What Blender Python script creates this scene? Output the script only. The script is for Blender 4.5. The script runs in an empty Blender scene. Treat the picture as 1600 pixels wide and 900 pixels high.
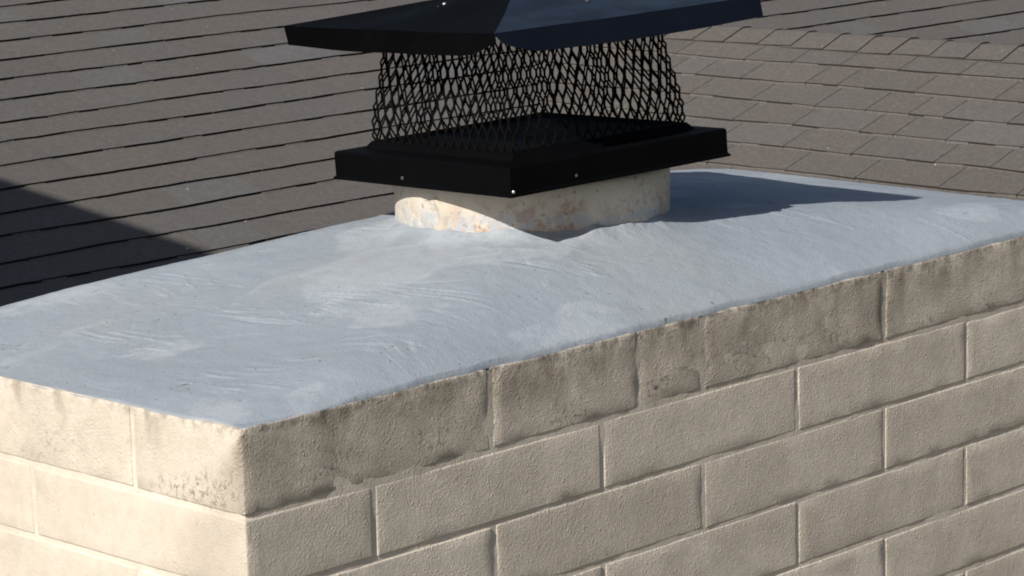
import bpy, math, random
from mathutils import Vector, Matrix, noise as mn
random.seed(7)
C = bpy.context.scene.collection
sc = bpy.context.scene

# ------------------------------------------------------------------ camera
cam_d = bpy.data.cameras.new('camera'); cam = bpy.data.objects.new('camera', cam_d); C.objects.link(cam)
RIGHT = Vector((0.694, -0.719, -0.025)); FWD = Vector((0.703, 0.685, -0.1894)).normalized()
YAW, PITCH, ROLL = 0.772286869, 0.190540597, -0.0255786671
d = Vector((math.cos(YAW)*math.cos(PITCH), math.sin(YAW)*math.cos(PITCH), -math.sin(PITCH)))
r = Vector((math.sin(YAW), -math.cos(YAW), 0)); u = r.cross(d)
r2 = r*math.cos(ROLL)+u*math.sin(ROLL); u2 = u*math.cos(ROLL)-r*math.sin(ROLL)
cam.matrix_world = Matrix(((r2.x, u2.x, -d.x, -2.07260449), (r2.y, u2.y, -d.y, -2.45639761), (r2.z, u2.z, -d.z, 0.77833020), (0, 0, 0, 1)))
cam_d.sensor_width = 36; cam_d.lens = 36*4496.8/1600; cam_d.clip_end = 600; cam_d.clip_start = 0.05
sc.camera = cam

# ------------------------------------------------------------------ light
SUN_AZ, SUN_EL = math.radians(9.4), math.radians(35.2)          # direction the light travels: +X, slightly +Y
sd = Vector((math.cos(SUN_EL)*math.cos(SUN_AZ), math.cos(SUN_EL)*math.sin(SUN_AZ), -math.sin(SUN_EL)))
ld = bpy.data.lights.new('sun', 'SUN'); ld.energy = 5.0; ld.angle = math.radians(0.5); ld.color = (1.0, 0.945, 0.86)
sun = bpy.data.objects.new('sun', ld); C.objects.link(sun)
sun.rotation_euler = sd.to_track_quat('-Z', 'Y').to_euler()
w = bpy.data.worlds.new('World'); sc.world = w; w.use_nodes = True
nt = w.node_tree; nt.nodes.clear()
sky = nt.nodes.new('ShaderNodeTexSky'); sky.sky_type = 'NISHITA'; sky.sun_disc = False
sky.sun_elevation = SUN_EL; sky.sun_rotation = math.atan2(-sd.x, -sd.y)
sky.air_density = 1.0; sky.dust_density = 2.0; sky.ozone_density = 0.8
bg = nt.nodes.new('ShaderNodeBackground'); bg.inputs[1].default_value = 0.064
wo = nt.nodes.new('ShaderNodeOutputWorld'); nt.links.new(sky.outputs[0], bg.inputs[0]); nt.links.new(bg.outputs[0], wo.inputs[0])
sc.view_settings.view_transform = 'Standard'; sc.view_settings.look = 'None'
sc.cycles.filter_width = 1.9
sc.view_settings.exposure = 0.0; sc.view_settings.gamma = 1.0

# ------------------------------------------------------------------ node helpers
class NT:
    def __init__(s, name):
        s.m = bpy.data.materials.new(name); s.m.use_nodes = True; s.t = s.m.node_tree; s.t.nodes.clear()
        s.out = s.n('ShaderNodeOutputMaterial'); s.p = s.n('ShaderNodeBsdfPrincipled'); s.l(s.p.outputs[0], s.out.inputs[0])
        s.pos = s.n('ShaderNodeNewGeometry').outputs['Position']
    def n(s, k): return s.t.nodes.new(k)
    def l(s, a, b): s.t.links.new(a, b)
    def put(s, a, inp):
        if hasattr(a, 'is_output'): s.l(a, inp)
        else: inp.default_value = a
    def noise(s, scale, detail=3, rough=.55, vec=None, dist=0):
        n = s.n('ShaderNodeTexNoise'); n.inputs['Scale'].default_value = scale; n.inputs['Detail'].default_value = detail
        n.inputs['Roughness'].default_value = rough; n.inputs['Distortion'].default_value = dist
        s.l(vec if vec is not None else s.pos, n.inputs['Vector']); return n.outputs[0]
    def vor(s, scale, vec=None, feat='F1'):
        n = s.n('ShaderNodeTexVoronoi'); n.feature = feat; n.inputs['Scale'].default_value = scale
        s.l(vec if vec is not None else s.pos, n.inputs['Vector']); return n.outputs['Distance']
    def ramp(s, v, stops, interp='LINEAR'):
        n = s.n('ShaderNodeValToRGB'); n.color_ramp.interpolation = interp; e = n.color_ramp.elements
        while len(e) < len(stops): e.new(0.5)
        for i, (p, c) in enumerate(stops):
            e[i].position = p; e[i].color = (c, c, c, 1) if isinstance(c, (int, float)) else (*c, 1)
        s.put(v, n.inputs[0]); return n.outputs[0]
    def math(s, op, a, b=0.0, clamp=False):
        n = s.n('ShaderNodeMath'); n.operation = op; n.use_clamp = clamp; s.put(a, n.inputs[0]); s.put(b, n.inputs[1]); return n.outputs[0]
    def mr(s, v, a, b, c=0., d=1.):
        n = s.n('ShaderNodeMapRange'); s.put(v, n.inputs[0])
        for i, x in enumerate((a, b, c, d)): n.inputs[i+1].default_value = x
        return n.outputs[0]
    def mix(s, f, a, b, mode='MIX'):
        n = s.n('ShaderNodeMix'); n.data_type = 'RGBA'; n.blend_type = mode
        s.put(f, n.inputs[0])
        for v, i in ((a, 6), (b, 7)):
            if hasattr(v, 'is_output'): s.l(v, n.inputs[i])
            else: n.inputs[i].default_value = (*v, 1)
        return n.outputs[2]
    def vmul(s, k, rot=None, vec=None):
        n = s.n('ShaderNodeMapping'); n.inputs['Scale'].default_value = k
        if rot: n.inputs['Rotation'].default_value = rot
        s.l(vec if vec is not None else s.pos, n.inputs[0]); return n.outputs[0]
    def sep(s):
        n = s.n('ShaderNodeSeparateXYZ'); s.l(s.pos, n.inputs[0]); return n.outputs
    def attr(s, name):
        n = s.n('ShaderNodeAttribute'); n.attribute_name = name; return n.outputs['Fac']
    def bump(s, h, dist, strength=1.0, prev=None):
        n = s.n('ShaderNodeBump'); n.inputs['Distance'].default_value = dist; s.put(strength, n.inputs['Strength']); s.l(h, n.inputs['Height'])
        if prev is not None: s.l(prev, n.inputs['Normal'])
        return n.outputs[0]
    def fin(s, col, rough=.8, nrm=None, spec=.3, metal=0):
        if hasattr(col, 'is_output'): s.l(col, s.p.inputs['Base Color'])
        else: s.p.inputs['Base Color'].default_value = (*col, 1)
        s.put(rough, s.p.inputs['Roughness']); s.p.inputs['Specular IOR Level'].default_value = spec
        s.p.inputs['Metallic'].default_value = metal
        if nrm is not None: s.l(nrm, s.p.inputs['Normal'])
        return s.m

# ------------------------------------------------------------------ materials
def mat_block(name, tint=1.0):
    m = NT(name); X, Y, Z = m.sep()
    tone = m.attr('tone'); rough = m.attr('rough')
    base = m.mix(tone, (0.765*tint, 0.697*tint, 0.612*tint), (0.655*tint, 0.592*tint, 0.517*tint))
    n1 = m.noise(7, 6, .65)
    base = m.mix(m.mr(n1, .38, .72, 0, .45), base, (0.55, 0.485, 0.41))
    base = m.mix(m.mr(m.noise(55, 4, .7), .45, .75, 0, .35), base, (0.47, 0.41, 0.34))
    base = m.mix(m.mr(m.noise(4.5, 7, .68), .48, .64, 0, .38), base, (0.43, 0.375, 0.315))
    # weathered top course: grey-brown grime, heavier just under the crown and washed down in runs
    runs = m.noise(1, 5, .65, m.vmul((26, 26, 3.2)))
    top = m.mr(Z, -0.118, -0.012)
    g = m.math('MULTIPLY', top, m.mr(m.math('ADD', m.math('MULTIPLY', runs, .25), m.math('MULTIPLY', m.noise(12, 7, .72), .75)), .42, .60))
    g = m.math('MULTIPLY', g, m.mr(Y, .0, .05, .60, .06))
    base = m.mix(g, base, (0.25, 0.215, 0.175))
    # brown damp blotches below the crown edge
    bl = m.math('MULTIPLY', m.mr(Z, -0.05, -0.004), m.mr(m.noise(11, 4, .6, m.vmul((1, 1, .6))), .54, .66))
    base = m.mix(m.math('MULTIPLY', bl, .75), base, (0.16, 0.12, 0.09))
    # thin broken dark line right under the coating
    ln = m.math('MULTIPLY', m.mr(Z, -0.012, -0.001), m.mr(m.noise(45, 4, .7), .45, .62))
    base = m.mix(m.math('MULTIPLY', ln, m.mr(Y, 0., .03, .75, .4)), base, (0.10, 0.09, 0.08))
    # black mould specks, in drifts along the foot of the top course
    band = m.math('MULTIPLY', m.mr(Z, -0.108, -0.085), m.mr(Z, -0.035, -0.070))
    sp = m.math('MULTIPLY', m.mr(m.noise(125, 4, .7), .50, .62), m.mr(m.noise(6.0, 3, .6, m.vmul((1, 1, 2.2))), .50, .60))
    base = m.mix(m.math('MULTIPLY', m.math('MULTIPLY', sp, band), m.mr(Y, .0, .03, .8, .62)), base, (0.12, 0.10, 0.085))
    pit = m.mr(m.noise(210, 2, .5), .68, .75)
    base = m.mix(m.math('MULTIPLY', pit, .5), base, (0.20, 0.175, 0.145))
    grit = m.math('ADD', m.noise(270, 4, .72), m.math('MULTIPLY', m.mr(m.vor(165), .38, .1), m.mr(m.noise(38, 3, .6), .42, .6, 0, .45)))
    pits = m.mr(m.vor(150), .34, .12)
    k = m.math('ADD', m.mr(m.noise(6, 3, .6), .35, .65, .15, .85), m.math('MULTIPLY', rough, .9))
    nb = m.bump(grit, .0046, m.math('MULTIPLY', m.math('MULTIPLY', k, .6, True), m.mr(Y, 0., .02, 1., .5)))
    nb = m.bump(m.noise(70, 4, .65), .0040, m.math('MULTIPLY', k, m.mr(Y, 0., .02, .3, .14)), nb)
    nb = m.bump(m.math('MULTIPLY', pits, m.mr(m.noise(20, 2), .5, .62)), .0016, m.math('MULTIPLY', k, -.8), nb)
    return m.fin(base, .88, nb, .2)

def mat_crown():
    m = NT('crown_coating'); X, Y, Z = m.sep()
    warp = m.n('ShaderNodeVectorMath'); warp.operation = 'MULTIPLY_ADD'
    nv = m.n('ShaderNodeTexNoise'); nv.inputs['Scale'].default_value = 2.6; m.l(m.pos, nv.inputs['Vector'])
    m.l(nv.outputs[1], warp.inputs[0]); warp.inputs[1].default_value = (.35, .35, 0); m.l(m.pos, warp.inputs[2])
    wv = warp.outputs[0]
    streak = m.noise(1, 5, .62, m.vmul((55, 7, 10), (0, 0, math.radians(-14)), wv))
    streak2 = m.noise(1, 3, .5, m.vmul((150, 9, 10), (0, 0, math.radians(-20)), wv))
    patch = m.noise(3.4, 6, .6, wv)
    col = m.mix(m.mr(patch, .36, .64), (0.300, 0.344, 0.400), (0.358, 0.406, 0.464))
    col = m.mix(m.mr(m.noise(26, 5, .7), .35, .7, 0, .35), col, (0.300, 0.330, 0.365))
    # paler smears where the coating was wiped on thicker
    sm = m.math('MULTIPLY', m.mr(m.noise(3.9, 5, .55, m.vmul((.8, 1.3, 1), (0, 0, .3), wv)), .545, .585), m.mr(m.noise(40, 4, .7), .30, .55, .35, 1))
    col = m.mix(m.math('MULTIPLY', sm, .52), col, (0.47, 0.512, 0.570))
    # fine dry-brush lines, only here and there
    dry = m.math('MULTIPLY', m.mr(streak2, .58, .68), m.mr(m.noise(5, 3, .6), .48, .62))
    col = m.mix(m.math('MULTIPLY', dry, .45), col, (0.52, 0.55, 0.60))
    col = m.mix(m.mr(streak, .56, .74, 0, .16), col, (0.47, 0.51, 0.56))
    # dust, grit and pinholes
    col = m.mix(m.mr(m.noise(1.9, 4, .6), .52, .66, 0, .35), col, (0.37, 0.38, 0.385))
    gr = m.mr(m.noise(240, 3, .7), .60, .72, 0, .45)
    col = m.mix(gr, col, (0.24, 0.26, 0.285))
    pit = m.math('MULTIPLY', m.mr(m.noise(115, 2, .5), .69, .73), m.mr(m.noise(5, 2), .42, .55))
    col = m.mix(m.math('MULTIPLY', pit, .8), col, (0.11, 0.115, 0.125))
    nb = m.bump(streak2, .0018, m.mr(m.noise(3.3, 2), .52, .7, 0., .22))
    nb = m.bump(m.noise(48, 6, .7), .0035, .38, nb); nb = m.bump(m.noise(300, 4, .75), .0018, .7, nb)
    return m.fin(col, .82, nb, .18)

def mat_flue():
    m = NT('flue_clay'); X, Y, Z = m.sep()
    paint = m.mix(m.noise(14, 4), (0.57, 0.515, 0.435), (0.68, 0.625, 0.545))
    clay = m.mix(m.noise(40, 3), (0.40, 0.265, 0.205), (0.48, 0.35, 0.29))
    ang = m.mr(m.math('SUBTRACT', X, Y), .30, .38)               # flaking mostly on the face towards the front edge
    fl = m.math('MULTIPLY', m.mr(m.noise(27, 9, .74), .455, .53), ang)
    fl = m.math('MULTIPLY', fl, m.mr(m.noise(9, 4, .7), .40, .55))
    fl = m.math('MULTIPLY', fl, m.mr(m.math('ADD', Z, m.math('MULTIPLY', m.noise(6, 1), .05)), .175, .145))
    col = m.mix(fl, paint, clay)
    low = m.math('MULTIPLY', m.mr(m.math('ADD', Z, m.math('MULTIPLY', m.noise(25, 4, .7), -.05)), .102, .082), m.mr(m.noise(34, 5, .7), .44, .54))
    col = m.mix(m.math('MULTIPLY', low, .9), col, (0.43, 0.46, 0.50))   # grey crown coating brushed up the foot
    grey = m.math('MULTIPLY', m.mr(m.noise(38, 6, .75), .52, .62), m.mr(m.noise(8, 2), .45, .55))
    col = m.mix(m.math('MULTIPLY', grey, .55), col, (0.36, 0.34, 0.31))
    sp = m.mr(m.noise(110, 3), .62, .68)
    col = m.mix(m.math('MULTIPLY', sp, .6), col, (0.22, 0.19, 0.15))
    nb = m.bump(m.noise(60, 4, .6), .003, .6); nb = m.bump(fl, .0015, -.6, nb)
    return m.fin(col, .8, nb, .25)

def mat_shingle(name, stops, dark):
    m = NT(name); t = m.attr('tone')
    col = m.ramp(t, stops)
    col = m.mix(m.mr(m.noise(9, 4, .6), .4, .65, 0, .35), col, (0.105, 0.098, 0.094))
    col = m.mix(m.mr(m.noise(42, 5, .75), .46, .66, 0, .5), col, (0.083, 0.077, 0.074))
    col = m.mix(m.mr(m.noise(60, 4, .75, m.vmul((1, 1, 1), (0, 0, 1))), .5, .68, 0, .4), col, (0.205, 0.195, 0.185))
    col = m.mix(m.mr(m.noise(230, 3, .8), .45, .68, 0, .55), col, (0.215, 0.205, 0.20))
    col = m.mix(m.mr(m.noise(330, 2, .7, m.vmul((1.1, 1.1, 1.1))), .55, .7, 0, .45), col, (0.05, 0.046, 0.045))
    fleck = m.mr(m.noise(75, 0), .885, .91)
    col = m.mix(fleck, col, (0.5, 0.5, 0.48))
    nb = m.bump(m.noise(260, 3, .8), .003, .7)
    return m.fin(col, .92, nb, .15)

def simple(name, col, rough=.8, bs=40, bd=.002, spec=.3, var=.25, metal=0):
    m = NT(name)
    c2 = tuple(x*(1-var) for x in col)
    c = m.mix(m.noise(bs*.3, 4, .6), col, c2)
    return m.fin(c, rough, m.bump(m.noise(bs, 4, .6), bd, .5), spec, metal)

M_BLOCK = mat_block('painted_slump_block'); M_MORTAR = mat_block('painted_mortar', 1.06)
M_CROWN = mat_crown(); M_FLUE = mat_flue()
MAIN_STOPS = [(0.0, (0.116, 0.106, 0.100)), (.3, (0.130, 0.118, 0.109)), (.5, (0.125, 0.117, 0.113)), (.7, (0.138, 0.124, 0.110)), (.82, (0.130, 0.127, 0.130)), (1., (0.143, 0.143, 0.152))]
WING_STOPS = [(0.0, (0.100, 0.088, 0.081)), (.3, (0.115, 0.101, 0.092)), (.5, (0.110, 0.102, 0.095)), (.72, (0.122, 0.100, 0.092)), (.85, (0.117, 0.111, 0.105)), (1., (0.130, 0.127, 0.128))]
M_SHM = mat_shingle('weathered_shingle', MAIN_STOPS, 0); M_SHW = mat_shingle('weathered_shingle_brown', WING_STOPS, 0)
M_BUTT = simple('bare_asphalt_edge', (0.018, 0.016, 0.016), .9, 200, .001)
M_BUTTW = simple('granule_covered_edge', (0.040, 0.034, 0.030), .9, 200, .001)
M_DECK = simple('roofing_felt', (0.03, 0.028, 0.028), .9)

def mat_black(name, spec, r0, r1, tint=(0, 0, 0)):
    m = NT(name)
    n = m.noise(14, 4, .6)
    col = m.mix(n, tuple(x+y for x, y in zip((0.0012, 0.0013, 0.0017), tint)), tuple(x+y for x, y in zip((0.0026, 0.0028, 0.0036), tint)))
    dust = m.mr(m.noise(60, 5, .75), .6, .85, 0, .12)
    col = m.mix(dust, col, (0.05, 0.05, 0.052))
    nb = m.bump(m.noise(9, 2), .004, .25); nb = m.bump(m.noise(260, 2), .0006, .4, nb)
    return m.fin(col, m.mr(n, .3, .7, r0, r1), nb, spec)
M_BLACK = mat_black('black_painted_steel', .05, .55, .7)
M_SKYTINT = mat_black('sky_tinted_glossy_steel', .26, .28, .42, (0.0022, 0.0032, 0.0085))  # blue sheen of the sky painted into the base colour, for one lid side
M_WIRE = simple('black_expanded_metal', (0.0045, 0.0042, 0.004), .7, 200, .0005, .1)
M_STEEL = simple('bright_zinc', (0.62, 0.62, 0.60), .35, 200, .0005, .5, .1, .8)
M_DULL = simple('dull_zinc', (0.07, 0.07, 0.07), .75, 200, .0005, .2, .1, 0)
M_MORTARDRIP = simple('cream_mortar', (0.62, 0.56, 0.47), .9, 160, .003)
M_WALL = simple('cream_stucco', (0.55, 0.49, 0.41), .9, 60, .004)
M_FASCIA = simple('brown_painted_wood', (0.16, 0.115, 0.085), .7, 40, .001)
M_GROUND = simple('dry_lawn', (0.085, 0.085, 0.05), .95, 8, .02)

# ------------------------------------------------------------------ mesh helpers
class MB:
    def __init__(s): s.v = []; s.f = []; s.mi = []; s.tone = []; s.rough = []
    def add(s, v, f, mi=0, tone=.5, rough=0.):
        o = len(s.v); s.v += [tuple(p) for p in v]
        for k, q in enumerate(f):
            s.f.append(tuple(i+o for i in q)); s.mi.append(mi[k] if isinstance(mi, list) else mi); s.tone.append(tone); s.rough.append(rough)
    def build(s, name, mats, parent=None, smooth=False, off=None):
        me = bpy.data.meshes.new(name)
        o3 = Vector(off) if off is not None else Vector((0, 0, 0))
        me.from_pydata([(p[0]-o3.x, p[1]-o3.y, p[2]-o3.z) for p in s.v], [], s.f)
        for m in (mats if isinstance(mats, list) else [mats]): me.materials.append(m)
        me.polygons.foreach_set('material_index', s.mi)
        for nm in ('tone', 'rough'):
            a = me.attributes.new(nm, 'FLOAT', 'FACE'); a.data.foreach_set('value', getattr(s, nm))
        if smooth: me.polygons.foreach_set('use_smooth', [True]*len(s.f))
        me.update()
        o = bpy.data.objects.new(name, me); C.objects.link(o)
        if parent is not None: o.parent = parent
        return o
def tag(o, label=None, cat=None, group=None, kind=None):
    for k, v in (('label', label), ('category', cat), ('group', group), ('kind', kind)):
        if v: o[k] = v
    return o
def empty(name, loc, label, cat, rot=None):
    o = bpy.data.objects.new(name, None); C.objects.link(o); o.location = loc; o.empty_display_size = .1
    if rot is not None: o.rotation_mode = 'QUATERNION'; o.rotation_quaternion = rot
    return tag(o, label, cat)
def box(mb, a, b, tone=.5, mi=0):
    (x0, y0, z0), (x1, y1, z1) = a, b
    mb.add([(x0,y0,z0),(x1,y0,z0),(x1,y1,z0),(x0,y1,z0),(x0,y0,z1),(x1,y0,z1),(x1,y1,z1),(x0,y1,z1)],
           [(0,3,2,1),(4,5,6,7),(0,1,5,4),(1,2,6,5),(2,3,7,6),(3,0,4,7)], mi, tone)
def fbm(x, y, z, o=4):
    return mn.fractal(Vector((x, y, z)), .9, 2.1, o)

# ================================================================== SETTING: roofs
A = math.radians(19.5); TA = math.tan(A); EXP = .143
GZ = -4.2
PLx, PLy, PLz = 3.709, 4.884, -0.302            # point on the main slope (rises in +Y)
PRx, PRy, PRz = 5.344, 3.034, -0.392            # point on the wing slope (rises in +X)
VC = PRx-PLy-(PRz-PLz)/TA                       # valley: x - y = VC
ca, sa = math.cos(A), math.sin(A)
def main_pt(x, t, n):   # t along the slope from y = PLy
    return (x, PLy+t*ca-n*sa, PLz+t*sa+n*ca)
def wing_pt(y, t, n):
    return (PRx+t*ca-n*sa, y, PRz+t*sa+n*ca)
RIDGE_X = 5.72; RIDGE_T = (RIDGE_X-PRx)/ca
main_roof = empty('main_roof', (4.0, 2.2, PLz+TA*(2.2-PLy)), 'grey-brown shingled roof slope rising behind the left of the chimney, dark dashed course lines, shadowed corner', 'roof')
wing_roof = empty('wing_roof', (2.9, 2.5, PRz+TA*(2.9-PRx)), 'brown shingled roof slope right of the chimney with square tabs and a capped ridge', 'roof')

def shingle(mb, ptf, s0, s1, t0, tone, thick, clipfn, teeth,  butt_jit=.003, apron=.012):
    """one laminated shingle piece, its butt at t0, made of several teeth of unequal thickness"""
    n = max(2, int(round((s1-s0)/teeth)))
    cuts = [s0+(s1-s0)*(i+(random.uniform(-.25, .25) if 0 < i < n else 0))/n for i in range(n+1)]
    L = EXP+.028
    for i in range(n):
        a, b = cuts[i], cuts[i+1]
        th = thick()
        wav = lambda q: .012*mn.noise(Vector((q*1.7, t0*7, 3)))+.0045*mn.noise(Vector((q*9, t0*7, 8)))
        j0, j1 = wav(a)+random.uniform(-.0012, .0012), wav(b)+random.uniform(-.0012, .0012)
        ha = clipfn(a, t0, t0+L); hb = clipfn(b, t0, t0+L)
        if ha <= t0+.004 and hb <= t0+.004: continue
        ha = max(ha, t0+.004); hb = max(hb, t0+.004)
        T_ = .0120
        k = lambda h: .0032+(1-(h-t0)/L)*(T_-.0022)
        tb, tm = k(t0+j0), max(.0034, k(t0+j0)-th)
        v = [ptf(a, t0+j0-apron, .0026), ptf(b, t0+j1-apron, .0026), ptf(b, t0+j1, tm), ptf(a, t0+j0, tm),
             ptf(b, t0+j1, tb), ptf(a, t0+j0, tb), ptf(b, hb, k(hb)), ptf(a, ha, k(ha)), ptf(a, ha, 0), ptf(b, hb, 0)]
        f = [(0,1,2,3), (3,2,4,5), (5,4,6,7), (0,3,5,7,8), (1,9,6,4,2)]
        if FLIP: f = [tuple(reversed(q)) for q in f]
        mb.add(v, f, [0, 1, 0, 0, 0], tone)

def in_view(p, m=40):
    q = Vector(p)-cam.matrix_world.translation
    z = q.dot(d)
    if z < .1: return False
    X_ = 800+4496.8*q.dot(r2)/z; Y_ = 450-4496.8*q.dot(u2)/z
    return -m < X_ < 1600+m and -m < Y_ < 520

def ptone():
    x = random.random()
    return min(1, max(0, random.gauss(.38, .17))) if x < .86 else random.uniform(.72, 1)

# --- main slope: from eave y=2.2 to a ridge far up, x from the added upper storey to x=13
FLIP = False
x_lo, x_hi = -.48, 13.0
t_lo = (2.2-PLy)/ca; t_hi = (8.2-PLy)/ca
wing_top = PRz+TA*(RIDGE_X-PRx)
def clip_main(x, t, hi): return hi
deck = MB()
deck.add([main_pt(x_lo, t_lo, 0), main_pt(x_hi, t_lo, 0), main_pt(x_hi, t_hi, 0), main_pt(x_lo, t_hi, 0)], [(0,1,2,3)])
deck.add([main_pt(x_lo, t_lo, -.02), main_pt(x_hi, t_lo, -.02), main_pt(x_hi, t_hi, -.02), main_pt(x_lo, t_hi, -.02)], [(3,2,1,0)])
deck.add([(x_lo, 8.2, PLz+TA*(8.2-PLy)-.001), (x_hi, 8.2, PLz+TA*(8.2-PLy)-.001), (x_hi, 14.2, PLz+TA*(2.2-PLy)), (x_lo, 14.2, PLz+TA*(2.2-PLy))], [(0,1,2,3)])
deck.build('roof_deck', M_DECK, main_roof, off=main_roof.location)
EXPM = .1345
nrow = int((t_hi-t_lo)/EXPM)
rest = MB(); cnt = [0, 0]
def thick_main():
    return random.choice((.0042, .005, .0065, .008, .0100, .0108))
for k in range(nrow):
    t0 = t_lo+k*EXPM+random.uniform(-.006, .006)
    x = x_lo+random.uniform(0, .2)
    prev = .5
    while x < x_hi-.1:
        x1 = min(x_hi, x+random.uniform(.16, .36)); tn = ptone()
        yy = PLy+t0*ca
        xv = yy+VC                                   # the valley at this height
        covered = x > xv+.25 and (x < 5.6 or True) and (PLz+t0*sa < PRz+TA*(min(x, 2*RIDGE_X-x)-PRx)-.12)
        if not covered:
            vis = in_view(main_pt((x+x1)/2, t0+.07, 0)) and cnt[0] < 298
            mb = MB() if vis else rest
            shingle(mb, main_pt, x, x1, t0, tn, thick_main, clip_main, .085)
            if vis:
                mb.build('shingle', [M_SHM, M_BUTT], main_roof, off=main_roof.location); cnt[0] += 1
        x = x1+.001
tag(rest.build('shingle_field', [M_SHM, M_BUTT], main_roof, off=main_roof.location), kind='stuff')

# --- wing slope: rises in +X to a ridge along Y, clipped by the valley; its far slope falls away again
FLIP = True
y_lo = -6.0
tw_lo = (2.9-PRx)/ca
def clip_wing(y, t, hi):                             # the slope only exists where x >= y + VC
    return hi
deck = MB()
yv0, yv1 = 2.9-VC, RIDGE_X-VC
zr = PRz+TA*(RIDGE_X-PRx)
deck.add([(2.9, y_lo, PRz+TA*(2.9-PRx)), (2.9, yv0, PRz+TA*(2.9-PRx)), (RIDGE_X, yv1, zr), (RIDGE_X, y_lo, zr)], [(3,2,1,0)])
deck.add([(RIDGE_X, y_lo, zr-.001), (RIDGE_X, yv1, zr-.001), (2*RIDGE_X-2.9, yv0, PRz+TA*(2.9-PRx)), (2*RIDGE_X-2.9, y_lo, PRz+TA*(2.9-PRx))], [(3,2,1,0)])
deck.build('roof_deck', M_DECK, wing_roof, off=wing_roof.location)
rest = MB()
def thick_wing(): return random.choice((.003, .0045, .006, .007))
k = 0
T_top = RIDGE_T-.10
phase = (T_top-tw_lo) % EXP
while True:
    t0 = tw_lo+phase-EXP+k*EXP; k += 1
    if t0 > T_top-.02: break
    xx = PRx+t0*ca; ymax = xx-VC+.14
    y = y_lo+random.uniform(0, .2)
    while y < ymax-.02:
        y1 = min(ymax, y+random.choice((.13, .17, .2, .24, .27, .31))); tn = ptone()
        vis = in_view(wing_pt((y+y1)/2, t0+.07, 0)) and cnt[1] < 298
        mb = MB() if vis else rest
        shingle(mb, wing_pt, y+.0018, y1-.0018, t0+random.uniform(-.002, .002), tn, thick_wing, clip_wing, .1, .002, .006)
        if vis:
            mb.build('shingle', [M_SHW, M_BUTTW], wing_roof, off=wing_roof.location); cnt[1] += 1
        y = y1
tag(rest.build('shingle_field', [M_SHW, M_BUTTW], wing_roof, off=wing_roof.location), kind='stuff')
# ridge caps: bent pieces overlapping along the ridge, butt towards -Y
y = yv1-.05; capn = 0; rest = MB()
while y > y_lo:
    mb = MB(); tn = ptone(); wd = .135+random.uniform(-.006, .006); tt = random.uniform(.0045, .007)
    yb = y-EXP+random.uniform(-.004, .004); yt = y+.03
    def cp(sx, yy, n):                               # sx signed distance down the slope from the ridge
        return (RIDGE_X+sx*ca, yy, zr-abs(sx)*sa+n+.006)
    sk = random.uniform(-.012, .012)
    v = []
    for yy, n0, n1 in ((yb, tt*.25, tt+.002), (yt, -.001, .003)):
        for sx in (-wd, -.02, .02, wd):
            q = yy+(sk*(sx/wd) if yy == yb else 0)
            v.append(cp(sx, q, n0)); v.append(cp(sx, q, n1))
    f = []; mi = []
    for i in range(3):
        a = 2*i
        f += [(a, a+2, a+3, a+1), (a+1, a+3, a+11, a+9)]; mi += [1, 0]
    f += [(0, 1, 9, 8), (6, 14, 15, 7)]; mi += [1, 1]
    vis = in_view(cp(-.06, y-.07, 0))
    tgt = mb if vis else rest
    tgt.add(v, f, mi, tn)
    if vis: mb.build('ridge_cap', [M_SHW, M_BUTTW], wing_roof, off=wing_roof.location)
    y -= EXP
tag(rest.build('ridge_cap_row', [M_SHW, M_BUTT], wing_roof, off=wing_roof.location), kind='stuff')
print('shingles', cnt)

# --- ground, and the house body below the eaves
g = MB(); g.add([(-250, -250, GZ), (250, -250, GZ), (250, 250, GZ), (-250, 250, GZ)], [(0,1,2,3)])
tag(g.build('ground', M_GROUND), kind='structure')
hb = empty('house_wall', (4, 3, GZ), 'cream stucco house wall under the eaves of the shingled roofs', 'wall')
b = MB(); ez = PLz+TA*(2.2-PLy)
b.add([(x_lo, 2.6, GZ), (3.3, 2.6, GZ), (3.3, 2.6, ez+.05), (x_lo, 2.6, ez+.05)], [(0,1,2,3)])
b.add([(3.3, 2.6, GZ), (3.3, y_lo+.3, GZ), (3.3, y_lo+.3, PRz+TA*(2.9-PRx)+.05), (3.3, 2.6, PRz+TA*(2.9-PRx)+.05)], [(0,1,2,3)])
b.build('stucco_wall', M_WALL, hb, off=hb.location)
b = MB(); box(b, (x_lo, 2.17, ez-.16), (2.9, 2.199, ez-.003)); box(b, (2.868, y_lo, PRz+TA*(2.9-PRx)-.16), (2.898, 2.168, PRz+TA*(2.9-PRx)-.003))
b.build('fascia', M_FASCIA, hb, off=hb.location)
# unseen upper storey added left of the view; its eave is placed to shadow the main slope
EX = -.5
S1, S2 = Vector((2.856, 4.422, -.466)), Vector((3.170, 3.828, -.676))
def back(S): return S-sd*((S.x-EX)/sd.x)
E1, E2 = back(S1), back(S2)
EZ = (E1.z+E2.z)/2
us = empty('shadow_caster_storey', (-3.5, 5, GZ), 'unseen stucco storey with a low roof, added left of the main roof to shadow it', 'shadow caster')
b = MB(); box(b, (-7.0, 1.9, GZ), (-.9, 9.5, EZ-.12)); b.build('stucco_wall', M_WALL, us, off=us.location)
b = MB()
sl = (E1.z-E2.z)/(E1.y-E2.y)
def ezf(y): return EZ+sl*(y-(E1.y+E2.y)/2)
b.add([(EX, 1.5, ezf(1.5)), (EX, 9.9, ezf(9.9)), (-3.9, 9.9, EZ+.8), (-3.9, 1.5, EZ+.8), (-7.3, 9.9, EZ), (-7.3, 1.5, EZ)], [(0,1,2,3), (3,2,4,5)])
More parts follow.
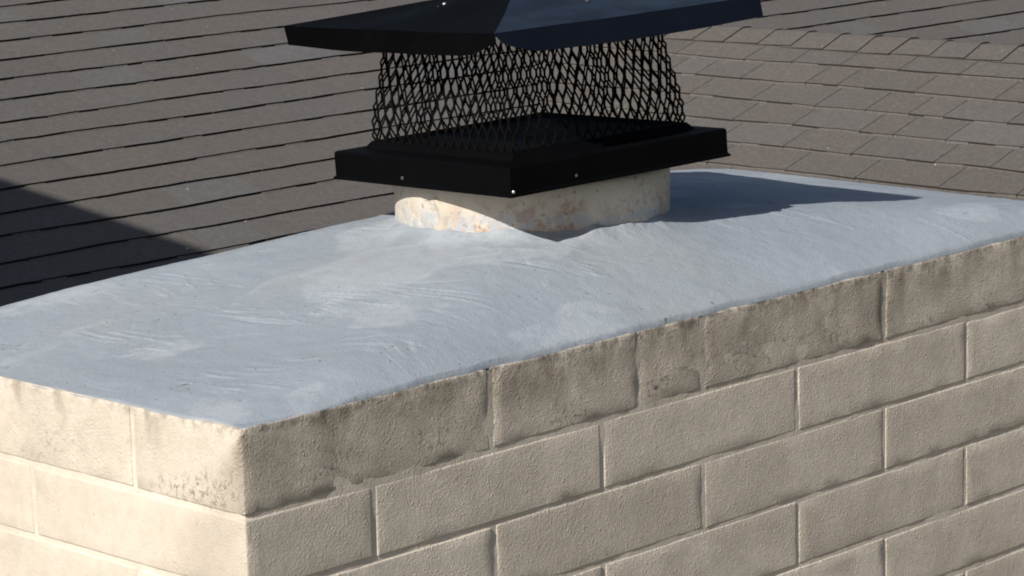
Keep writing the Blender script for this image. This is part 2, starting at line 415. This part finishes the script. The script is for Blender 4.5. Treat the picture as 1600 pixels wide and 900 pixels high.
b.add([(EX, 1.5, ezf(1.5)-.15), (EX, 9.9, ezf(9.9)-.15), (-7.3, 9.9, EZ-.15), (-7.3, 1.5, EZ-.15), (EX, 1.5, ezf(1.5)), (EX, 9.9, ezf(9.9)), (-7.3, 9.9, EZ), (-7.3, 1.5, EZ)],
      [(0,1,2,3), (0,4,5,1), (1,5,6,2), (2,6,7,3), (3,7,4,0)])
b.build('caster_roof', M_DECK, us, off=us.location)

# ================================================================== CHIMNEY
B = .406; H = .0979; NC = 9
LX, WY = 4.5*B, 2*B
chim = empty('chimney', (LX/2, WY/2, GZ), 'cream painted block chimney with a blue-grey coated crown and round clay flue', 'chimney')
J = .0035                                       # half a joint
TOPZ = .004
def sag(x, y): return -.008*max(0., min(1., y/.75))*max(0., 1-x/.9)      # the left rear corner has settled a little
def rounded_block(mb, a, b, rad, seed, fine, tone, rough, amp):
    """box with worn rounded arrises and a slightly uneven face"""
    a = Vector(a); b = Vector(b); c = (a+b)/2; h = (b-a)/2
    def axis(hh, step):
        n = max(2, int(round(2*(hh-rad)/step)))
        e = [-hh, -hh+rad*.3, -hh+rad*.75]
        return e+[-hh+rad*1.3+(2*hh-2.6*rad)*i/n for i in range(n+1)]+[hh-rad*.75, hh-rad*.3, hh]
    ax = [axis(h[i], fine) for i in range(3)]
    verts = {}; V = []; F = []
    def vid(p):
        key = tuple(round(x, 6) for x in p)
        if key in verts: return verts[key]
        P = Vector(p)
        q = Vector([max(-h[i]+rad, min(h[i]-rad, P[i])) for i in range(3)])
        dlt = P-q
        if dlt.length > 1e-9:
            n = dlt.normalized(); P2 = q+n*rad
        else: P2 = P; n = Vector((0, 0, 0))
        w_ = P2+c
        n1 = mn.noise(Vector((w_.x*22+seed, w_.y*22, w_.z*22))); n2 = mn.noise(Vector((w_.x*75, w_.y*75+seed, w_.z*75)))
        edge = sum(1 for i in range(3) if abs(P[i]) > h[i]-rad*1.2) >= 2
        k = amp*(n1*.8+n2*.7)
        if edge: k -= max(0, n2)*amp*2.0+max(0, n1-.3)*amp*1.6
        P2 = P2+n*k
        if w_.z > -.06: P2.z += sag(w_.x, w_.y)
        verts[key] = len(V); V.append(P2+c); return verts[key]
    for i in range(3):
        j, k = (i+1) % 3, (i+2) % 3
        for sgn in (-1, 1):
            for p in range(len(ax[j])-1):
                for q in range(len(ax[k])-1):
                    quad = []
                    for (pp, qq) in ((p, q), (p+1, q), (p+1, q+1), (p, q+1)):
                        P = [0, 0, 0]; P[i] = sgn*h[i]; P[j] = ax[j][pp]; P[k] = ax[k][qq]; quad.append(vid(P))
                    F.append(tuple(quad) if sgn > 0 else tuple(reversed(quad)))
    mb.add(V, F, 0, tone, rough)

def course(c):
    """(x0, x1, y0, y1) of every block of course c, lapped at the corners"""
    D = B/2; out = []
    if c % 2 == 0:
        for y0, y1 in ((0, D), (WY-D, WY)):
            xs = [0, B, 1.68*B, 2*B, 3*B, 4*B] if (c == 0 and y0 == 0) else [0, B, 2*B, 3*B, 4*B]
            out += [(xs[i], xs[i+1], y0, y1) for i in range(len(xs)-1)]
        out += [(0, D, D, WY-D), (4*B, LX, 0, B), (4*B, LX, B, WY)]
    else:
        for y0, y1 in ((0, D), (WY-D, WY)):
            out += [((.5+i)*B, (1.5+i)*B, y0, y1) for i in range(4)]
        out += [(0, D, 0, B), (0, D, B, WY), (LX-D, LX, D, WY-D)]
    return out
for c in range(NC):
    zt = TOPZ if c == 0 else -c*H-(.003 if c < 2 else 0)
    zb = -(c+1)*H-(.003 if c < 1 else 0)
    for bi, (x0, x1, y0, y1) in enumerate(course(c)):
        seed = c*31.7+bi*7.3
        jx0 = .0015 if abs(x0-1.68*B) < .001 and c == 0 else J
        jx1 = .0015 if abs(x1-1.68*B) < .001 and c == 0 else J
        e = lambda v, lim, j, s: 0 if abs(v-lim) < 1e-6 else j*s
        o = random.uniform(-.0004, .0004); jj = [random.uniform(-.0011, .0011) for _ in range(4)]
        lo = (x0+(jx0+jj[0]*(jx0 > .002) if x0 > 0 else o), y0+(J+jj[0] if y0 > 0 else o), zb+J*.8+jj[1])
        hi = (x1-(jx1+jj[2]*(jx1 > .002) if x1 < LX-1e-6 else o), y1-(J+jj[2] if y1 < WY-1e-6 else o), zt-(J*.8+jj[3] if c else 0))
        mb = MB()
        rounded_block(mb, lo, hi, random.uniform(.0018, .0032), seed, .016, random.random(),
                      1.0 if c == 0 else (random.uniform(.2, .6) if c == 1 and x0 < 1.6*B else random.uniform(.35, .75)), .0014 if c == 0 else .0008)
        mb.build('block', M_BLOCK, chim, True, off=chim.location)
rest = MB()
for c in range(NC, int(-GZ/H)+1):
    for bi, (x0, x1, y0, y1) in enumerate(course(c)):
        lo = (x0+(J if x0 > 0 else 0), y0+(J if y0 > 0 else 0), -(c+1)*H+J); hi = (x1-(J if x1 < LX-1e-6 else 0), y1-(J if y1 < WY-1e-6 else 0), -c*H-J)
        box(rest, lo, hi, random.random())
tag(rest.build('block_courses', M_BLOCK, chim, off=chim.location), kind='stuff')
# mortar core: its skin lies a few millimetres behind the block faces, uneven, nearly flush in places
mb = MB(); zb = -NC*H
def skin(p0, p1, nrm, nu, nv):
    V = []; F = []
    for j in range(nv+1):
        for i in range(nu+1):
            x = p0[0]+(p1[0]-p0[0])*i/nu; y = p0[1]+(p1[1]-p0[1])*i/nu; z = .0025+(zb-.0025)*j/nv
            dd = (-.0012 if z < -.1 else -.0008)+.0012*mn.noise(Vector((x*7+3, y*7, z*13)))+.0006*mn.noise(Vector((x*45, y*45, z*45)))
            dd = min(dd, -.0004) if nrm[1] == -1 else min(dd, -.0014)-(.0012 if z > -.1 else 0)
            if i in (0, nu): dd = -.005
            V.append((x+nrm[0]*dd, y+nrm[1]*dd, z))
    for j in range(nv):
        for i in range(nu):
            a = j*(nu+1)+i; F.append((a, a+1, a+nu+2, a+nu+1))
    mb.add(V, F, 0, .6, 0)
e = .0045
skin((e, 0), (LX-e, 0), (0, -1), 200, 100); skin((0, WY-e), (0, e), (-1, 0), 90, 100)
skin((LX-e, WY), (e, WY), (0, 1), 60, 30); skin((LX, e), (LX, WY-e), (1, 0), 30, 30)
mb.build('mortar', M_MORTAR, chim, True, off=chim.location)
mb = MB(); box(mb, (.009, .009, GZ), (LX-.009, WY-.009, zb-.001)); mb.build('mortar_core', M_MORTAR, chim, off=chim.location)

# --- crown: hand-trowelled mound falling from the flue to the block edge
FX, FY, FR = .9135, .4068, .2005
def smin(vals, k=.09):
    return -k*math.log(sum(math.exp(-v/k) for v in vals))
def crown_h(x, y):
    a = ((max(x, 0)/.70)**1.4, (LX-x)/.70, y/.212, (WY-y)/.212)
    uu = min(1., max(0., smin(a)+.02)); uu = min(uu, max(0, min(a)*1.6))
    h = .080*uu**.78
    h += .0035*mn.noise(Vector((x*5, y*5, 1.3)))*min(1, uu*3)+.0011*fbm(x*7+4, y*7, 2., 3)*min(1, uu*4)+.0004*fbm(x*34, y*34, 7., 3)
    h += .0003*mn.noise(Vector((x*60, y*60, 4.)))
    rr = math.hypot(x-FX, y-FY)-FR
    if rr < .06:
        ang = math.atan2(y-FY, x-FX)
        q = max(0., 1-max(rr, 0)/.05)
        h += (.009+.004*mn.noise(Vector((math.cos(ang)*4, math.sin(ang)*4, 9)))+.0024*fbm(x*38, y*38, 3., 3))*q*q*(1.+.5*math.cos(ang+math.radians(125)))
    return h
import numpy as np
rs = random.Random(21)
STROKES = []
def bundle(x, y, l, a, n, hh, wd, cv):
    """marks of one sweep of the brush: n near-parallel ridges"""
    a = math.radians(a); off = 0
    for i in range(n):
        k0 = rs.uniform(-.3, .3)*l; aa = a+rs.gauss(0, .03)
        ox, oy = x-off*math.sin(a)+k0*math.cos(a), y+off*math.cos(a)+k0*math.sin(a)
        STROKES.append((ox, oy, ox+l*rs.uniform(.4, 1.1)*math.cos(aa), oy+l*rs.uniform(.4, 1.1)*math.sin(aa), hh*rs.choice((1, 1, 1, -.8))*rs.uniform(.4, 1.1), wd*rs.uniform(.6, 1.3), cv))
        off += rs.uniform(.006, .018)
for i in range(46):
    bundle(rs.uniform(.03, LX-.1), rs.uniform(.08, .70), rs.uniform(.04, .14), rs.gauss(-74 if i % 4 else -40, 14), rs.randint(2, 7), .0015, .0012, rs.uniform(-.02, .03))
for (x, y, l, a, n) in ((.47, .30, .17, -72, 4), (.40, .36, .14, -76, 4), (.62, .24, .11, -62, 3), (.30, .40, .15, -84, 4), (.13, .20, .10, -80, 3), (1.17, .22, .13, -60, 4), (1.42, .33, .10, -64, 3), (.70, .14, .07, -58, 5), (.17, .52, .14, -88, 4)):
    bundle(x, y, l, a, n, .0026, .0018, .025)
nx, ny = 560, 330
V = []; F = []
def lip(s_, seed):                                    # ragged edge of the coating
    return .0012+.008*max(0, mn.noise(Vector((s_*11, seed, 0)))+.1)+.0012*max(0, fbm(s_*30, seed, 5., 3)+.2)
GX = np.zeros((ny+1, nx+1)); GY = np.zeros((ny+1, nx+1)); GH = np.zeros((ny+1, nx+1)); GS = np.zeros((ny+1, nx+1))
for j in range(ny+1):
    fv = j/ny; fv = fv*.5+.5*fv**1.25
    y = fv*WY; xl, xr = lip(y, 1.), LX-lip(y, 2.)
    for i in range(nx+1):
        fu = i/nx; x = fu*LX
        if j == 0: LIPS = globals().setdefault('LIPS', []); LIPS.append((lip(x, 3.), WY-lip(x, 4.)))
        y0, y1 = LIPS[i]
        X_ = xl+(xr-xl)*fu; Y_ = y0+(y1-y0)*fv
        GX[j, i] = X_; GY[j, i] = Y_; GH[j, i] = crown_h(X_, Y_); GS[j, i] = sag(X_, Y_)
for (sx, sy, ex, ey, hh, wd, cv) in STROKES:
    dx, dy = ex-sx, ey-sy; L2 = dx*dx+dy*dy; Ls = math.sqrt(L2)
    t = ((GX-sx)*dx+(GY-sy)*dy)/L2
    off = ((GX-sx)*dy-(GY-sy)*dx)/Ls+cv*(t-.5)**2
    m_ = (t > 0) & (t < 1) & (np.abs(off) < wd*3)
    GH[m_] += hh*np.exp(-(off[m_]/wd)**2)*(1-np.abs(2*t[m_]-1)**3)
GZ_ = TOPZ+.0010+np.maximum(GH, -.001)
for arr in (GZ_[0, :], GZ_[-1, :], GZ_[:, 0], GZ_[:, -1]): arr[:] = TOPZ-.0004
GZ_ += GS
V = [(float(a_), float(b_), float(c_)) for a_, b_, c_ in zip(GX.ravel(), GY.ravel(), GZ_.ravel())]
for j in range(ny):
    for i in range(nx):
        a = j*(nx+1)+i; F.append((a, a+1, a+nx+2, a+nx+1))
mb = MB(); mb.add(V, F); crown = mb.build('crown', M_CROWN, chim, True, off=chim.location)
tag(crown, 'blue-grey trowelled coating sloping away from the flue')

# --- flue: round clay liner, walls 25 mm thick
mb = MB(); nseg = 96; rows = [(-.02, FR), (.03, FR), (.06, FR), (.08, FR), (.10, FR), (.12, FR), (.14, FR), (.158, FR), (.165, FR-.004), (.168, FR-.012), (.166, FR-.026), (.0, FR-.028)]
V = []; F = []
for z, rad in rows:
    for i in range(nseg):
        an = 2*math.pi*i/nseg
        k = rad+.0018*mn.noise(Vector((math.cos(an)*3, math.sin(an)*3, z*8)))
        da = (math.degrees(an)-177) % 360; da = min(da, 360-da)
        if rad > FR-.006: k -= .006*math.exp(-(da/1.9)**2)         # the vertical crack
        V.append((FX+k*math.cos(an), FY+k*math.sin(an), z))
for j in range(len(rows)-1):
    for i in range(nseg):
        F.append((j*nseg+i, j*nseg+(i+1) % nseg, (j+1)*nseg+(i+1) % nseg, (j+1)*nseg+i))
mb.add(V, F); fl = mb.build('flue', M_FLUE, chim, True, off=chim.location); tag(fl, 'round clay flue with flaking cream paint over red clay')
mb = MB(); V = []; F = []                            # smear of mortar down the crack
for j in range(13):
    t = j/12; z = .138-.062*t
    an = math.radians(181+4*t+3*math.sin(t*5)); wd = .007+.006*math.sin(t*6.5)**2+.003*t
    for i in range(5):
        q = (i-2)/2; aa = an+q*wd/FR; rr = FR+.0055*(1-q*q)*(1+.3*mn.noise(Vector((t*9, q, 0))))-.001
        V.append((FX+rr*math.cos(aa), FY+rr*math.sin(aa), z))
for j in range(12):
    for i in range(4): F.append((j*5+i, j*5+i+1, j*5+i+6, j*5+i+5))
mb.add(V, F); o = mb.build('mortar_patch', M_MORTARDRIP, fl, True, off=chim.location)

# ================================================================== CHIMNEY CAP (slightly tilted on the flue)
wv = Vector((-0.04, -0.0271, -0.1157))
from mathutils import Quaternion
cap = empty('spark_arrestor', (.8877, .3834, .1625), 'black metal chimney cap with mesh sides and hipped lid sitting crooked on the flue', 'chimney cap', Quaternion(wv.normalized(), wv.length)); cap.scale = (.9916,)*3
S_T, S_M0, S_M1, S_L = .4055, .3217, .2937, .4875
H_T, H_M0, H_M1, H_L = .0415, .0532, .1872+.012, .1993
def ring(s, z): h = s/2; return [(-h, -h, z), (h, -h, z), (h, h, z), (-h, h, z)]
def loft(mb, rings, closed=False):
    V = [p for q in rings for p in q]; F = []
    for k in range(len(rings)-1):
        for i in range(4): F.append((4*k+i, 4*k+(i+1) % 4, 4*k+4+(i+1) % 4, 4*k+4+i))
    mb.add(V, F)
mb = MB()
loft(mb, [ring(S_T-.010, .004), ring(S_T+.006, .0), ring(S_T+.006, .004), ring(S_T, .0055), ring(S_T, H_T-.002), ring(S_T-.004, H_T), ring(S_T-.02, H_T+.0005), ring(S_M0+.02, H_T+.002),
          ring(S_M0+.004, H_M0), ring(S_M0-.014, H_M0+.001), ring(.28, .049), ring(.06, .045), ring(.004, .045)])
tray = mb.build('base_tray', M_BLACK, cap)
bv = tray.modifiers.new('bevel', 'BEVEL'); bv.width = .0012; bv.segments = 2; bv.limit_method = 'ANGLE'
# expanded-metal side panels
SW = .0023
def strand(mb, p, q, n, wd, th):
    p = Vector(p); q = Vector(q); t = (q-p); s = t.cross(n).normalized()*wd/2; e_ = n*th/2
    V = []
    for c_ in (p, q):
        V += [c_-s-e_, c_+s-e_, c_+s+e_, c_-s+e_]
    mb.add(V, [(0,1,5,4), (1,2,6,5), (2,3,7,6), (3,0,4,7)])
def side_panel(k):
    mb = MB(); ang = k*math.pi/2
    rz = Matrix.Rotation(ang, 3, 'Z')
    rows_ = 7; cc = 17; bond = .0030
    def P(i2, j2):                                   # i2: node column (corner strands use the end value), j2: row
        t = j2/rows_; z = H_M0-.003+(H_M1-H_M0+.003)*t
        half = (S_M0+(S_M1-S_M0)*min(1, max(0, t*1.15)))/2+.004*math.sin(t*5.5)*math.exp(-t)
        q = max(-1, min(1, (i2+.5)/cc)); e_ = 1-abs(q)
        bulge = .003*mn.noise(Vector((q*3, z*14, k*5.)))*min(1, e_*4)
        return rz @ Vector((half*q+.0005*mn.noise(Vector((q*30, z*60, k)))*min(1, e_*4), -(half+bulge), z))
    n = rz @ Vector((0, -1, 0)); up = Vector((0, 0, bond))
    for j in range(rows_+1):
        for i in range(-cc, cc):
            if (i+j) % 2: continue
            wd = SW*random.uniform(.85, 1.15)
            for s_ in (-1, 1):
                edge = i+s_ > cc-1 or i+s_ < -cc
                if j < rows_:
                    q = P(i+.5*s_, j+.5) if edge else P(i+s_, j+1)-up
                    strand(mb, P(i, j)+up, q, n, wd, .0018)
                if edge and j > 0: strand(mb, P(i+.5*s_, j-.5), P(i, j)-up, n, wd, .0018)
            p = P(i, j); strand(mb, p-up*1.3, p+up*1.3, n, SW*1.3, .0021)   # the bond where two strands stay joined
    return mb.build('screen_panel', M_WIRE, cap)
for k in range(4): side_panel(k)
# lid: low hipped sheet with turned-down flanges, bent up at the near corner
def lid():
    mb = MB(); h = S_L/2; fh = .029; ap = .040; N = 24
    E = H_L+fh
    V = []; F = []; MI = []
    for k in range(4):
        rz = Matrix.Rotation(k*math.pi/2, 3, 'Z'); o = len(V)
        for j in range(7):
            for i in range(N+1):
                s_ = -1+2*i/N
                if j < 4:                            # flange from bottom to the fold
                    t = j/3
                    cut = 0
                    if k == 0 and s_ < -.72: cut = .017*((-.72-s_)/.28)**1.6
                    if k == 3 and s_ > .72: cut = .017*((s_-.72)/.28)**1.6
                    bow = -.004*(1-s_*s_)
                    z = E-(fh-cut+(-bow))*(1-t); inn = (-.010 if k == 0 else .005)*(1-t)
                    p = Vector((s_*(h-.003*(1-t)), -(h-inn)-.0015*math.sin(s_*5+k)*(1-t), z))
                else:
                    t = (j-3)/3
                    p = Vector((s_*h*(1-t), -h*(1-t), E+ap*t+.0015*math.sin(t*3)*math.cos(s_*4)))
                q_ = rz @ p
                q_ += Vector((0, 0, .0030*mn.noise(Vector((q_.x*6, q_.y*6, 2)))))+Vector((.002*mn.noise(Vector((q_.x*9, q_.y*9, 5))), .002*mn.noise(Vector((q_.x*9, q_.y*9, 7))), 0))
                V.append(q_)
        for j in range(6):
            for i in range(N):
                a = o+j*(N+1)+i; F.append((a, a+1, a+N+2, a+N+1)); MI.append(1 if k == 0 else 0)  # only the -Y side takes the sky-tinted steel
    mb.add(V, F, MI); ob = mb.build('lid', [M_BLACK, M_SKYTINT], cap)
    so = ob.modifiers.new('thick', 'SOLIDIFY'); so.thickness = .0012; so.offset = -1
    return ob
lid_o = lid()
# pressed rib across the near right slope of the lid, and zinc screws
def screw(p, n, rad, parent, flat=1., mat=None):
    mb = MB(); n = Vector(n).normalized(); a = n.orthogonal().normalized(); b_ = n.cross(a); V = []; F = []
    for (rr, hh) in ((1, 0), (1, .35), (.7, .6), (.25, .7)):
        for i in range(8):
            t = i*math.pi/4; V.append(Vector(p)+(a*math.cos(t)+b_*math.sin(t))*rad*rr+n*rad*hh*flat)
    for j in range(3):
        for i in range(8): F.append((j*8+i, j*8+(i+1) % 8, j*8+8+(i+1) % 8, j*8+8+i))
    F.append(tuple(24+i for i in range(8)))
    mb.add(V, F); return mb.build('screw', mat or M_STEEL, parent, True)
screw((-S_T/2+.004, -S_T/2-.0005, .008), (-.7, -.7, 0), .0025, tray)
screw((-.085, -S_T/2, .014), (0, -1, 0), .0024, tray, mat=M_DULL)
screw((-S_T/2, .040, .012), (-1, 0, 0), .0030, tray, mat=M_DULL)
screw((-.117, .0234, H_L+.029+.021), (-.16, 0, 1), .0032, lid_o, 1.6); screw((-.128, .024, H_L+.029+.0185), (-.16, 0, 1), .0026, lid_o)
screw((0, -.151, H_L+.029+.0152), (0, -.16, 1), .0036, lid_o, 1.4, M_DULL)
